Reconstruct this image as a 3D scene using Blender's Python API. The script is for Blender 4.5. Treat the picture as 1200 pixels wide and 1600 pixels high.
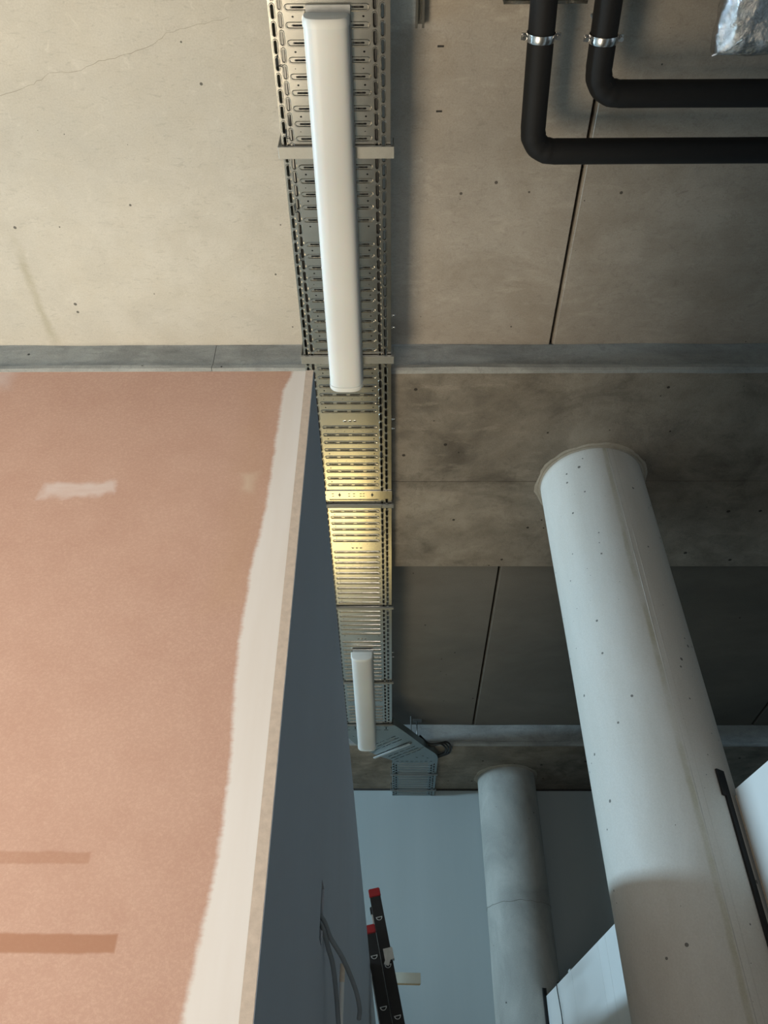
import bpy, bmesh, math, random
from mathutils import Vector, Matrix, noise
random.seed(7)
for o in list(bpy.data.objects): bpy.data.objects.remove(o)
S = bpy.context.scene
COL = S.collection
CH = 1.6                       # eye height; all heights below are written above eye level, z() turns them into world heights
PI = math.pi

# ------------------------------------------------------------------ camera
def make_camera():
    f = 1225.0
    Zc = Vector((12, 1390, -f)).normalized()          # world up in camera space
    Yc = Vector((14, -1080, -f)); Yc = (Yc - Zc * Yc.dot(Zc)).normalized()
    Xc = Yc.cross(Zc)
    # rows: camera coords = M * world ; columns of M are the world axes seen by the camera
    M = Matrix((Xc, Yc, Zc)).transposed()
    cam = bpy.data.cameras.new('camera'); co = bpy.data.objects.new('camera', cam); COL.objects.link(co)
    co.matrix_world = Matrix.Translation((0, 0, CH)) @ M.transposed().to_4x4()
    cam.sensor_fit = 'HORIZONTAL'; cam.sensor_width = 36; cam.lens = 36 * f / 1200
    cam.clip_start = 0.02; cam.clip_end = 100
    S.camera = co
make_camera()

# ------------------------------------------------------------------ world, lights, exposure
w = bpy.data.worlds.new('world'); S.world = w; w.use_nodes = True
w.node_tree.nodes['Background'].inputs[0].default_value = (0.62, 0.78, 1.0, 1)
w.node_tree.nodes['Background'].inputs[1].default_value = 0.35
S.view_settings.view_transform = 'Standard'; S.view_settings.look = 'None'
S.view_settings.gamma = 1.0; S.view_settings.exposure = 0.09; S.view_settings.use_curve_mapping = False

def area(name, loc, target, sx, sy, power, col, spread=180):
    l = bpy.data.lights.new(name, 'AREA'); l.shape = 'RECTANGLE'; l.size = sx; l.size_y = sy
    l.energy = power; l.color = col; l.spread = math.radians(spread)
    o = bpy.data.objects.new(name, l); COL.objects.link(o)
    o.location = (loc[0], loc[1], loc[2] + CH)
    d = Vector(target) - Vector(loc)
    o.rotation_euler = d.to_track_quat('-Z', 'Y').to_euler()
    return o
# cool daylight through an assumed, unseen high window band in the left wall
area('assumed_window_daylight', (-7.9, 2.4, 2.28), (0, 2.6, 1.55), 5.6, 0.42, 590, (0.53, 0.80, 1.0))
# added bare area lamp behind the board partition, standing in for warm floor bounce
area('floor_bounce_fill', (-2.1, 1.45, -1.5), (-1.55, 1.45, 3), 2.6, 1.5, 66, (1.0, 0.83, 0.60), 95)
area('far_wall_warm_fill', (-0.5, 6.9, -0.4), (-0.5, 3.0, 0.6), 1.1, 1.5, 26, (1.0, 0.76, 0.30))  # added lamp upright by the far wall, sized for the tray's golden reflection
# added fill lamp, unseen behind the viewer, to brighten the board partition
area('front_fill', (-0.6, -1.3, -0.7), (-1.0, 0.8, 0.3), 1.4, 1.0, 14.5, (1.0, 0.93, 0.86), 82)
# added bare area lamp inside the closed right wall, a dim cool fill
area('right_cool_fill', (5.6, 1.0, 0.2), (0, 3.5, 1.2), 4.0, 1.6, 12, (0.72, 0.86, 1.0))

# ------------------------------------------------------------------ helpers
def z(h): return h + CH
def tag(o, label=None, cat=None, group=None, kind=None):
    if label: o['label'] = label
    if cat: o['category'] = cat
    if group: o['group'] = group
    if kind: o['kind'] = kind
    return o
def empty(name, loc):
    o = bpy.data.objects.new(name, None); COL.objects.link(o); o.location = loc; o.empty_display_size = 0.05
    return o
def link(name, bm, mats, parent=None, smooth=False, auto=None):
    """world-space bmesh becomes ONE object; a parent Empty keeps its own place"""
    me = bpy.data.meshes.new(name); bm.normal_update()
    bmesh.ops.recalc_face_normals(bm, faces=bm.faces) if auto is None else None
    if smooth:
        for f_ in bm.faces: f_.smooth = True
    bm.to_mesh(me); bm.free()
    for m in (mats if isinstance(mats, (list, tuple)) else [mats]): me.materials.append(m)
    if smooth:
        try: me.set_sharp_from_angle(angle=math.radians(38))
        except Exception: pass
    o = bpy.data.objects.new(name, me); COL.objects.link(o)
    if parent:
        o.parent = parent
        if parent.type == 'EMPTY': o.matrix_parent_inverse = Matrix.Translation(parent.location).inverted()
    return o
def box(bm, x0, x1, y0, y1, z0, z1, mi=0, bev=0):
    vs = [bm.verts.new((x, y, zz)) for x in (x0, x1) for y in (y0, y1) for zz in (z0, z1)]
    fs = [bm.faces.new([vs[i] for i in q]) for q in ((0,1,3,2),(4,6,7,5),(0,4,5,1),(2,3,7,6),(0,2,6,4),(1,5,7,3))]
    for f_ in fs: f_.material_index = mi
    if bev:
        es = list({e for f_ in fs for e in f_.edges})
        bmesh.ops.bevel(bm, geom=es, offset=bev, segments=2, affect='EDGES', profile=0.6)
    return vs
def obox(bm, c, ax, ay, az, sx, sy, sz, mi=0):
    """box about c with half sizes along given unit axes"""
    c = Vector(c); vs = []
    for i in (-1, 1):
        for j in (-1, 1):
            for k in (-1, 1): vs.append(bm.verts.new(c + ax * i * sx + ay * j * sy + az * k * sz))
    for q in ((0,1,3,2),(4,6,7,5),(0,4,5,1),(2,3,7,6),(0,2,6,4),(1,5,7,3)):
        bm.faces.new([vs[i] for i in q]).material_index = mi
def tube(bm, pts, r, n=12, mi=0, caps=True, rfun=None):
    pts = [Vector(p) for p in pts]; rings = []
    up = Vector((0, 0, 1)); t0 = (pts[1] - pts[0]).normalized()
    if abs(t0.dot(up)) > 0.9: up = Vector((1, 0, 0))
    nrm = (up - t0 * up.dot(t0)).normalized()
    for i, p in enumerate(pts):
        a = pts[max(i - 1, 0)]; b = pts[min(i + 1, len(pts) - 1)]
        t = (b - a).normalized(); nrm = (nrm - t * nrm.dot(t)).normalized(); bn = t.cross(nrm)
        ring = []
        for k in range(n):
            th = 2 * PI * k / n; rr = r if rfun is None else rfun(i / (len(pts) - 1), th, p, r)
            ring.append(bm.verts.new(p + (nrm * math.cos(th) + bn * math.sin(th)) * rr))
        rings.append(ring)
    for i in range(len(rings) - 1):
        for k in range(n):
            f_ = bm.faces.new((rings[i][k], rings[i][(k+1) % n], rings[i+1][(k+1) % n], rings[i+1][k])); f_.material_index = mi; f_.smooth = True
    if caps:
        bm.faces.new(rings[0][::-1]).material_index = mi; bm.faces.new(rings[-1]).material_index = mi
    return rings
def corner_path(a, c, b, rad, n=10, step=0.06):
    """a -> rounded corner c -> b"""
    a, c, b = Vector(a), Vector(c), Vector(b)
    u = (a - c).normalized(); v = (b - c).normalized()
    p0 = c + u * rad; p1 = c + v * rad
    out = []
    k = max(2, int((a - p0).length / step))
    out += [a.lerp(p0, i / k) for i in range(k)]
    for i in range(n + 1):
        t = i / n; out.append(p0 * (1-t)**2 + c * 2*t*(1-t) + p1 * t*t)
    k = max(2, int((b - p1).length / step))
    out += [p1.lerp(b, i / k) for i in range(1, k + 1)]
    return out
def smooth_pts(ps, n=8):
    ps = [Vector(p) for p in ps]; ps = [ps[0]*2 - ps[1]] + ps + [ps[-1]*2 - ps[-2]]; out = []
    for i in range(1, len(ps) - 2):
        a, b, c, d = ps[i-1:i+3]
        for j in range(n):
            t = j / n
            out.append(0.5 * ((2*b) + (c-a)*t + (2*a-5*b+4*c-d)*t*t + (3*b-3*c+d-a)*t**3))
    out.append(ps[-2]); return out

# ------------------------------------------------------------------ materials
class NT:
    def __init__(s, name):
        s.m = bpy.data.materials.new(name); s.m.use_nodes = True; s.t = s.m.node_tree
        s.b = s.t.nodes['Principled BSDF']; s.tc = s.t.nodes.new('ShaderNodeTexCoord')
    def n(s, typ, **kw):
        x = s.t.nodes.new(typ)
        for k, v in kw.items(): setattr(x, k, v)
        return x
    def l(s, a, b): s.t.links.new(a, b)
    def map(s, sc=(1,1,1), src='Object', rot=(0,0,0)):
        m = s.n('ShaderNodeMapping'); m.inputs['Scale'].default_value = sc; m.inputs['Rotation'].default_value = rot; s.l(s.tc.outputs[src], m.inputs['Vector']); return m.outputs[0]
    def noise(s, scale, detail=4, rough=0.55, vec=None, dist=0):
        x = s.n('ShaderNodeTexNoise'); x.inputs['Scale'].default_value = scale; x.inputs['Detail'].default_value = detail
        x.inputs['Roughness'].default_value = rough; x.inputs['Distortion'].default_value = dist
        s.l(vec if vec else s.tc.outputs['Object'], x.inputs['Vector']); return x.outputs['Fac']
    def ramp(s, fac, stops):
        r = s.n('ShaderNodeValToRGB'); e = r.color_ramp.elements
        while len(e) < len(stops): e.new(0.5)
        for i, (p, c) in enumerate(stops):
            e[i].position = p; e[i].color = (c if hasattr(c, '__len__') else (c, c, c)) + ((1,) if not hasattr(c, '__len__') or len(c) == 3 else ())
        s.l(fac, r.inputs[0]); return r.outputs[0]
    def mix(s, fac, a, b, mode='MIX'):
        x = s.n('ShaderNodeMix', data_type='RGBA', blend_type=mode)
        for i, v in ((0, fac), (6, a), (7, b)):
            if hasattr(v, 'node'): s.l(v, x.inputs[i])
            elif i == 0: x.inputs[0].default_value = v
            else: x.inputs[i].default_value = tuple(v) + (1,)
        return x.outputs[2]
    def math(s, op, a, b=0.0, c=0.0):
        x = s.n('ShaderNodeMath', operation=op)
        for i, v in enumerate((a, b, c)):
            if hasattr(v, 'node'): s.l(v, x.inputs[i])
            else: x.inputs[i].default_value = v
        return x.outputs[0]
    def bump(s, h, strength=0.3, dist=0.01):
        x = s.n('ShaderNodeBump'); x.inputs['Strength'].default_value = strength; x.inputs['Distance'].default_value = dist
        s.l(h, x.inputs['Height']); s.l(x.outputs[0], s.b.inputs['Normal'])
    def set(s, **kw):
        for k, v in kw.items():
            i = s.b.inputs[k.replace('_', ' ')]
            if hasattr(v, 'node'): s.l(v, i)
            else: i.default_value = v if not hasattr(v, '__len__') else tuple(v) + (1,)
        return s.m
def plain(name, col, rough=0.5, metal=0.0, var=0.08, scale=30, bump=0.0):
    t = NT(name); f = t.noise(scale, 4)
    c2 = tuple(max(0, c * (1 - var * 2)) for c in col)
    t.set(Base_Color=t.ramp(f, [(0.3, c2), (0.7, tuple(col))]), Roughness=rough, Metallic=metal)
    if bump: t.bump(f, bump, 0.002)
    return t.m
def concrete(name, light, dark, stain, cloud=0.9, streak=(1, 1, 1), pits=0.35, bump=0.25, pit_scale=22, rough=0.85, sheen=0.2, blotch=None, seam=None, scratch=False):
    t = NT(name)
    big = t.noise(cloud, 5, 0.6, t.map(streak), 0.6)
    mid = t.noise(7, 6, 0.65, t.map(streak))
    fine = t.noise(160, 3, 0.7)
    c = t.ramp(big, [(0.28, dark), (0.62, light)])
    c = t.mix(t.math('MULTIPLY', t.ramp(mid, [(0.40, 0.0), (0.72, 1.0)]), 0.55), c, stain)
    if scratch:
        s1 = t.ramp(t.noise(55, 4, 0.7, t.map((0.35, 1.1, 1), rot=(0, 0, 1.0)), 1.6), [(0.56, 0.0), (0.70, 1.0)])
        c = t.mix(t.math('MULTIPLY', s1, 0.5), c, tuple(x * 0.72 for x in dark))
        s2 = t.ramp(t.noise(4.5, 6, 0.72, None, 0.5), [(0.45, 0.0), (0.70, 1.0)]); c = t.mix(t.math('MULTIPLY', s2, 0.5), c, tuple(x * 0.92 for x in dark))
        s3 = t.ramp(t.noise(17, 5, 0.6, None, 0.8), [(0.60, 0.0), (0.74, 1.0)]); c = t.mix(t.math('MULTIPLY', s3, 0.5), c, tuple(min(1, x * 1.12) for x in light))
        sq = t.n('ShaderNodeSeparateXYZ'); t.l(t.tc.outputs['Object'], sq.inputs[0])      # old weeping stain along a filled joint
        ln = t.math('ABSOLUTE', t.math('ADD', t.math('ADD', sq.outputs[0], 1.575), t.math('MULTIPLY', t.math('SUBTRACT', t.noise(5, 4, 0.7), 0.5), 0.10)))
        mm = t.n('ShaderNodeMapRange', interpolation_type='SMOOTHSTEP'); t.l(ln, mm.inputs[0]); mm.inputs[1].default_value = 0.035; mm.inputs[2].default_value = 0.0
        c = t.mix(t.math('MULTIPLY', t.math('MULTIPLY', mm.outputs[0], t.ramp(t.noise(4, 4), [(0.42, 0.0), (0.6, 1.0)])), 0.6), c, (0.36, 0.33, 0.25))
    if blotch:
        b1 = t.ramp(t.noise(2.6, 6, 0.62, t.map((0.8, 1, 1)), 0.9), [(0.50, 0.0), (0.66, 1.0)]); c = t.mix(t.math('MULTIPLY', b1, 0.6), c, blotch)
        b2 = t.ramp(t.noise(24, 6, 0.75, None, 1.0), [(0.54, 0.0), (0.70, 1.0)]); c = t.mix(t.math('MULTIPLY', b2, 0.35), c, tuple(x * 0.6 for x in dark))
        b3 = t.ramp(t.noise(9, 6, 0.7, t.map((0.5, 1.6, 1), rot=(0, 0, 0.4))), [(0.56, 0.0), (0.75, 1.0)]); c = t.mix(t.math('MULTIPLY', b3, 0.45), c, tuple(min(1, x * 1.25) for x in light))
    if seam:
        sp = t.n('ShaderNodeSeparateXYZ'); t.l(t.tc.outputs['Object'], sp.inputs[0])
        an = t.math('ARCTAN2', t.math('SUBTRACT', sp.outputs[1], seam[1]), t.math('SUBTRACT', sp.outputs[0], seam[0]))
        wv = t.math('MULTIPLY', t.math('SUBTRACT', t.noise(2.5, 5, 0.6, t.map((1, 1, 0.5))), 0.5), 0.22)
        for a0, wd, st, cc in ((seam[2] - 0.07, 0.06, 0.75, (0.44, 0.40, 0.28)), (seam[2], 0.008, 0.8, (0.33, 0.31, 0.27)), (seam[2] + 0.10, 0.010, 0.4, (0.42, 0.39, 0.34))):
            dd = t.math('ABSOLUTE', t.math('SUBTRACT', t.math('ADD', an, t.math('MULTIPLY', wv, 1.0 if wd > 0.02 else 0.08)), a0))
            mk = t.n('ShaderNodeMapRange', interpolation_type='SMOOTHSTEP'); t.l(dd, mk.inputs[0]); mk.inputs[1].default_value = wd; mk.inputs[2].default_value = wd * 0.3
            br = t.ramp(t.noise(3.5, 5, 0.7, t.map((1, 1, 0.8))), [(0.38, 0.15), (0.62, 1.0)])
            c = t.mix(t.math('MULTIPLY', t.math('MULTIPLY', mk.outputs[0], br), st), c, cc)
    c = t.mix(0.22, c, t.ramp(fine, [(0.3, 0.25), (0.7, 0.85)]), 'SOFT_LIGHT')
    v = t.n('ShaderNodeTexVoronoi'); v.inputs['Scale'].default_value = pit_scale; t.l(t.tc.outputs['Object'], v.inputs['Vector'])
    sel = t.math('GREATER_THAN', t.n('ShaderNodeSeparateColor').outputs[0], 1 - pits)
    sc = sel.node.inputs[0].links[0].from_node; t.l(v.outputs['Color'], sc.inputs[0])
    rnd = t.math('MULTIPLY', t.math('POWER', sc.outputs[1], 3.0), 0.15)
    hole = t.math('MULTIPLY', t.math('LESS_THAN', v.outputs['Distance'], t.math('ADD', rnd, 0.025)), sel)
    c = t.mix(t.math('MULTIPLY', hole, 0.9), c, tuple(x * 0.22 for x in dark))
    t.set(Base_Color=c, Roughness=rough, Specular_IOR_Level=sheen)
    h = t.math('SUBTRACT', t.math('ADD', t.math('MULTIPLY', fine, 0.25), t.math('MULTIPLY', mid, 0.9)), t.math('MULTIPLY', hole, 1.4))
    t.bump(h, bump, 0.004)
    return t.m

M = {}
M['slab'] = concrete('slab_concrete', (0.56, 0.53, 0.475), (0.47, 0.445, 0.395), (0.50, 0.46, 0.39), 0.8, pits=0.15, bump=0.35, scratch=True)
M['slab_right_shaded'] = concrete('slab_concrete_right_shaded', (0.44, 0.395, 0.34), (0.33, 0.29, 0.245), (0.35, 0.30, 0.245), 1.3, pits=0.2, bump=0.4, blotch=(0.30, 0.255, 0.205), scratch=True)  # weaker light right of the tray is put into this darker tone
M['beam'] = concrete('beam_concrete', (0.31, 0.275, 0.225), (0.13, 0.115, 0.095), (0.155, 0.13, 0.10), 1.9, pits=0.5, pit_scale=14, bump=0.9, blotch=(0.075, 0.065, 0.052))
M['slab_far_shaded'] = concrete('slab_concrete_far_shaded', (0.19, 0.175, 0.15), (0.125, 0.12, 0.105), (0.145, 0.13, 0.11), 1.1, (0.6, 1, 1), pits=0.1)  # far bay's dimness put into the colour: a darkened copy of the slab
M['beam_face'] = concrete('beam_edge_concrete', (0.37, 0.38, 0.365), (0.22, 0.225, 0.22), (0.38, 0.38, 0.36), 3.0, (1, 1, 3), pits=0.1, bump=0.9, blotch=(0.19, 0.19, 0.18))
M['pillar'] = concrete('pillar_concrete', (0.68, 0.65, 0.60), (0.55, 0.515, 0.46), (0.60, 0.555, 0.49), 1.8, (1, 1, 0.35), pits=0.9, pit_scale=24, bump=0.3, rough=0.6, sheen=0.35, seam=(1.035, 2.98, math.radians(-83)))
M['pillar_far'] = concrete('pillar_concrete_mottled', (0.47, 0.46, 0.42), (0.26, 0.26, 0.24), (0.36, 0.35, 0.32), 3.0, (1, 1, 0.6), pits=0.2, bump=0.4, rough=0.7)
M['mortar'] = concrete('mortar', (0.42, 0.385, 0.32), (0.28, 0.25, 0.205), (0.28, 0.25, 0.20), 6, pits=0.1, bump=0.6)
M['pour'] = plain('pour_line_laitance', (0.24, 0.23, 0.20), 0.95, scale=20)
M['floor'] = concrete('floor_concrete', (0.45, 0.42, 0.37), (0.35, 0.32, 0.28), (0.38, 0.34, 0.29), 0.7, pits=0.05)
M['wall_white'] = plain('white_wall_paint', (0.43, 0.475, 0.475), 0.6, var=0.03, scale=2, bump=0.05)
def wall_paint():
    t = NT('far_wall_paint'); b = t.noise(1.6, 5, 0.6, t.map((1, 1, 0.08))); d = t.noise(9, 5, 0.6, t.map((1, 1, 0.1))); e = t.noise(1.3, 4)
    c = t.ramp(b, [(0.3, (0.38, 0.425, 0.425)), (0.7, (0.45, 0.495, 0.495))]); c = t.mix(t.math('MULTIPLY', d, 0.25), c, (0.36, 0.40, 0.40)); c = t.mix(t.math('MULTIPLY', e, 0.2), c, (0.50, 0.53, 0.52))
    return t.set(Base_Color=c, Roughness=0.6)
M['wall_white'] = wall_paint()
M['hall_wall'] = plain('hall_wall_paint', (0.50, 0.48, 0.44), 0.8, var=0.05, scale=2)
M['panel_white'] = plain('white_panel_coating', (0.80, 0.80, 0.78), 0.35, var=0.02, scale=1.5)
M['side_board'] = plain('slate_grey_board_paint', (0.43, 0.47, 0.53), 0.75, var=0.03, scale=3, bump=0.05)
M['board_edge'] = plain('gypsum_edge', (0.72, 0.60, 0.48), 0.9, var=0.08, scale=120, bump=0.4)
M['black'] = plain('black_foam', (0.012, 0.012, 0.012), 0.8)
M['dark_gap'] = plain('dark_joint', (0.05, 0.045, 0.04), 0.95)
M['crack'] = plain('hairline_crack', (0.36, 0.33, 0.28), 0.95)
M['joint_light'] = plain('joint_arris', (0.62, 0.55, 0.47), 0.9)
M['insulation'] = plain('black_rubber_insulation', (0.005, 0.0045, 0.005), 0.75, var=0.1, scale=90, bump=0.25)
M['cable'] = plain('black_cable', (0.012, 0.012, 0.012), 0.5)
M['grey_cable'] = plain('grey_cable', (0.17, 0.20, 0.22), 0.55)
M['white_plastic'] = plain('white_plastic', (0.68, 0.68, 0.65), 0.4, var=0.01)
M['housing'] = plain('lamp_housing_grey', (0.42, 0.43, 0.43), 0.45, metal=0.3)
M['bolt'] = plain('zinc_bolt', (0.75, 0.75, 0.75), 0.25, metal=1.0)
M['red'] = plain('red_plastic', (0.30, 0.010, 0.012), 0.4)
M['ladder'] = plain('black_ladder_paint', (0.018, 0.016, 0.016), 0.35, metal=0.2)
M['alu'] = plain('aluminium', (0.72, 0.72, 0.70), 0.35, metal=0.8)
M['timber'] = plain('pale_timber', (0.80, 0.76, 0.62), 0.75, var=0.05, scale=14)
M['glass_frame'] = plain('window_frame_grey', (0.25, 0.26, 0.27), 0.5)

def galv(name, col, rough, var=0.1, sc=9):
    t = NT(name); f = t.noise(sc, 6, 0.7); g = t.noise(70, 3, 0.6)
    t.set(Base_Color=t.ramp(f, [(0.3, tuple(c * 0.86 for c in col)), (0.7, col)]), Metallic=1.0,
          Roughness=t.math('ADD', t.math('MULTIPLY', f, var), rough))
    t.bump(g, 0.03, 0.0004); return t.m
M['galv'] = galv('galvanised_steel', (0.60, 0.575, 0.52), 0.19, 0.06, 5)
M['galv_dull'] = galv('dull_galvanised_steel', (0.36, 0.36, 0.34), 0.4, 0.25, 60)
M['galv_blue'] = galv('galvanised_elbow', (0.32, 0.37, 0.38), 0.40)

def diffuser():
    t = NT('opal_diffuser'); f = t.noise(3, 2)
    return t.set(Base_Color=t.ramp(f, [(0.3, (0.62, 0.62, 0.60)), (0.7, (0.66, 0.655, 0.63))]), Roughness=0.38, Subsurface_Weight=0.15)
M['diffuser'] = diffuser()
def foil():
    t = NT('aluminium_foil'); f = t.noise(26, 6, 0.7, None, 1.5); g = t.noise(90, 4, 0.6)
    t.set(Base_Color=t.ramp(f, [(0.35, (0.7, 0.7, 0.71)), (0.65, (0.92, 0.92, 0.92))]), Metallic=1.0, Roughness=0.12)
    t.bump(t.math('ADD', f, t.math('MULTIPLY', g, 0.3)), 0.5, 0.02); return t.m
M['foil'] = foil()
def pink_board():
    """pink fibre board with filler along its right edge, filler dabs and damp tape marks"""
    t = NT('pink_board')
    sp = t.n('ShaderNodeSeparateXYZ'); t.l(t.tc.outputs['Object'], sp.inputs[0]); X, Z = sp.outputs[0], sp.outputs[2]
    big = t.noise(2.2, 4); fib = t.noise(330, 5, 0.8, t.map((0.8, 1, 1)), 0.4); med = t.noise(18, 5, 0.6)
    c = t.ramp(big, [(0.3, (0.58, 0.355, 0.265)), (0.7, (0.65, 0.41, 0.305))])
    c = t.mix(t.math('MULTIPLY', t.ramp(fib, [(0.45, 0.0), (0.75, 1.0)]), 0.6), c, (0.82, 0.58, 0.43))
    c = t.mix(t.math('MULTIPLY', t.ramp(med, [(0.4, 0.0), (0.8, 1.0)]), 0.3), c, (0.50, 0.27, 0.19))
    def sstep(v, a, b):
        m = t.n('ShaderNodeMapRange', interpolation_type='SMOOTHSTEP'); t.l(v, m.inputs[0]); m.inputs[1].default_value = a; m.inputs[2].default_value = b; return m.outputs[0]
    def rect(cx, cz, hx, hz, soft, wob):
        nx = t.math('MULTIPLY', t.math('SUBTRACT', t.noise(26, 4), 0.5), wob)
        dx = t.math('SUBTRACT', t.math('ABSOLUTE', t.math('ADD', t.math('SUBTRACT', X, cx), nx)), hx)
        dz = t.math('SUBTRACT', t.math('ABSOLUTE', t.math('ADD', t.math('SUBTRACT', Z, cz), nx)), hz)
        return t.math('SUBTRACT', 1.0, sstep(t.math('MAXIMUM', dx, dz), -soft, soft))
    # damp strips
    for cx, cz, hx, hz, s_ in ((-0.52, CH + 0.2505, 0.225, 0.0055, 0.45), (-0.52, CH + 0.1753, 0.268, 0.0078, 0.8)):
        c = t.mix(t.math('MULTIPLY', rect(cx, cz, hx, hz, 0.0015, 0.006), s_), c, (0.46, 0.225, 0.13))
    # filler dabs
    dab = rect(-0.437, CH + 0.742, 0.046, 0.013, 0.006, 0.035)
    c = t.mix(t.math('MULTIPLY', dab, t.math('ADD', 0.30, t.math('MULTIPLY', t.noise(14, 4, 0.6, t.map((1, 1, 5))), 0.9))), c, (0.80, 0.66, 0.58))
    dab2 = rect(-0.204, CH + 0.752, 0.008, 0.017, 0.009, 0.04)
    c = t.mix(t.math('MULTIPLY', dab2, 0.8), c, (0.78, 0.62, 0.47))
    dab3 = rect(-0.64, CH + 0.985, 0.03, 0.02, 0.02, 0.03)
    c = t.mix(t.math('MULTIPLY', dab3, 0.5), c, (0.75, 0.65, 0.60))
    # rub mark left of the filler
    c = t.mix(t.math('MULTIPLY', rect(-0.20, CH + 0.80, 0.02, 0.25, 0.03, 0.05), 0.3), c, (0.60, 0.37, 0.22))
    # filler band
    r = t.ramp(t.math('SUBTRACT', Z, CH), [(0.115, 0.49), (0.19, 0.44), (0.25, 0.38), (0.34, 0.375), (0.46, 0.46), (0.59, 0.455), (0.70, 0.36), (0.95, 0.33), (0.995, 0.22)])
    wid = t.math('MULTIPLY', r, 0.1)
    wob = t.math('ADD', t.math('MULTIPLY', t.math('SUBTRACT', t.noise(30, 5, 0.7), 0.5), 0.009), t.math('MULTIPLY', t.math('SUBTRACT', t.noise(1, 4, 0.6, t.map((60, 1, 300))), 0.5), 0.005))
    edge = t.math('SUBTRACT', t.math('SUBTRACT', -0.1385 + 0.0075, t.math('MULTIPLY', t.math('SUBTRACT', Z, CH), 0.0075)), wid)
    d = t.math('SUBTRACT', t.math('ADD', X, wob), edge)
    band = sstep(d, -0.0035, 0.0045)
    wc = t.ramp(t.noise(5, 4, 0.5, t.map((6, 1, 0.6))), [(0.3, (0.86, 0.79, 0.70)), (0.7, (0.92, 0.87, 0.80))])
    c = t.mix(band, c, wc)
    t.set(Base_Color=c, Roughness=0.8, Specular_IOR_Level=0.25)
    t.bump(t.math('ADD', t.math('MULTIPLY', fib, t.math('SUBTRACT', 1.0, t.math('MULTIPLY', band, 0.8))), t.math('MULTIPLY', band, 1.2)), 0.12, 0.0015)
    return t.m
M['pink'] = pink_board()

# ------------------------------------------------------------------ shell
HC, HB = 3.0, 2.83                 # slab soffit and beam soffit above the eye
YF = 7.03                          # far wall
def quad_plate(name, x0, x1, y0, y1, z0, z1, mat, **kw):
    bm = bmesh.new(); box(bm, x0, x1, y0, y1, z(z0), z(z1)); o = link(name, bm, mat); tag(o, kind='structure'); return o
floor = quad_plate('floor', -8.2, 6.2, -6.2, YF + 0.2, -1.75, -1.6, M['floor'])
quad_plate('wall_far', -8.0, 6.0, YF, YF + 0.2, -1.6, HB, M['wall_white'])
jn = quad_plate('trim_1', -8.0, 6.0, YF - 0.012, YF, HB - 0.014, HB - 0.0005, M['dark_gap'])
quad_plate('wall_right', 6.0, 6.2, -6.0, YF, -1.6, 3.0, M['hall_wall'])
quad_plate('wall_back', -8.0, 6.0, -6.2, -6.0, -1.6, 3.0, M['hall_wall'])
bm = bmesh.new()
box(bm, -8.2, -8.0, -6.0, YF, z(-1.6), z(2.02)); box(bm, -8.2, -8.0, -6.0, YF, z(2.54), z(3.0))
box(bm, -8.2, -8.0, -6.0, -1.4, z(2.02), z(2.54)); box(bm, -8.2, -8.0, 5.4, YF, z(2.02), z(2.54))
tag(link('wall_left', bm, M['hall_wall']), kind='structure')
wn = empty('window_assumed_1', (-8.1, 2.0, z(2.28))); tag(wn, kind='structure')  # assumed window, out of view, inferred from the cool side light
bm = bmesh.new()
for a in (2.02, 2.50): box(bm, -8.15, -8.05, -1.4, 5.4, z(a), z(a + 0.04))
for k in range(5): box(bm, -8.15, -8.05, -1.4 + k * 1.69, -1.36 + k * 1.69, z(2.06), z(2.50))
link('window_frame', bm, M['glass_frame'], wn)

ceil = quad_plate('ceiling', -8.2, 6.2, -6.2, YF + 0.8, 3.06, 3.25, M['dark_gap'])
def slab(x0, x1, y0, y1, mat, bev=0.006):
    bm = bmesh.new(); vs = box(bm, x0, x1, y0, y1, z(HC), z(3.06)); 
    es = [e for e in bm.edges if all(abs(v.co.z - z(HC)) < 1e-5 for v in e.verts)]
    bmesh.ops.bevel(bm, geom=es, offset=bev, segments=1, affect='EDGES')
    return link('concrete_slab', bm, mat, ceil)
g = 0.006
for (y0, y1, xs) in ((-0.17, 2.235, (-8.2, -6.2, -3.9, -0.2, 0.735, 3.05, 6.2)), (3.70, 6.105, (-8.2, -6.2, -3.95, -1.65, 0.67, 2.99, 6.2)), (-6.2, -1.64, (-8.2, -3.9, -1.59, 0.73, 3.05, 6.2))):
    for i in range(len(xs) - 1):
        slab(xs[i] + (g + 0.002 if i and xs[i] > 0 else 0.0008), xs[i+1] - (g if xs[i+1] > 0 else 0.0008), y0, y1, M['slab_far_shaded'] if y0 > 3 else M['slab_right_shaded'] if xs[i] > -1 else M['slab'], 0.009 if xs[i] > 0 else 0.002)  # darkened tones stand for weaker light right of the tray and farther back
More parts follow.
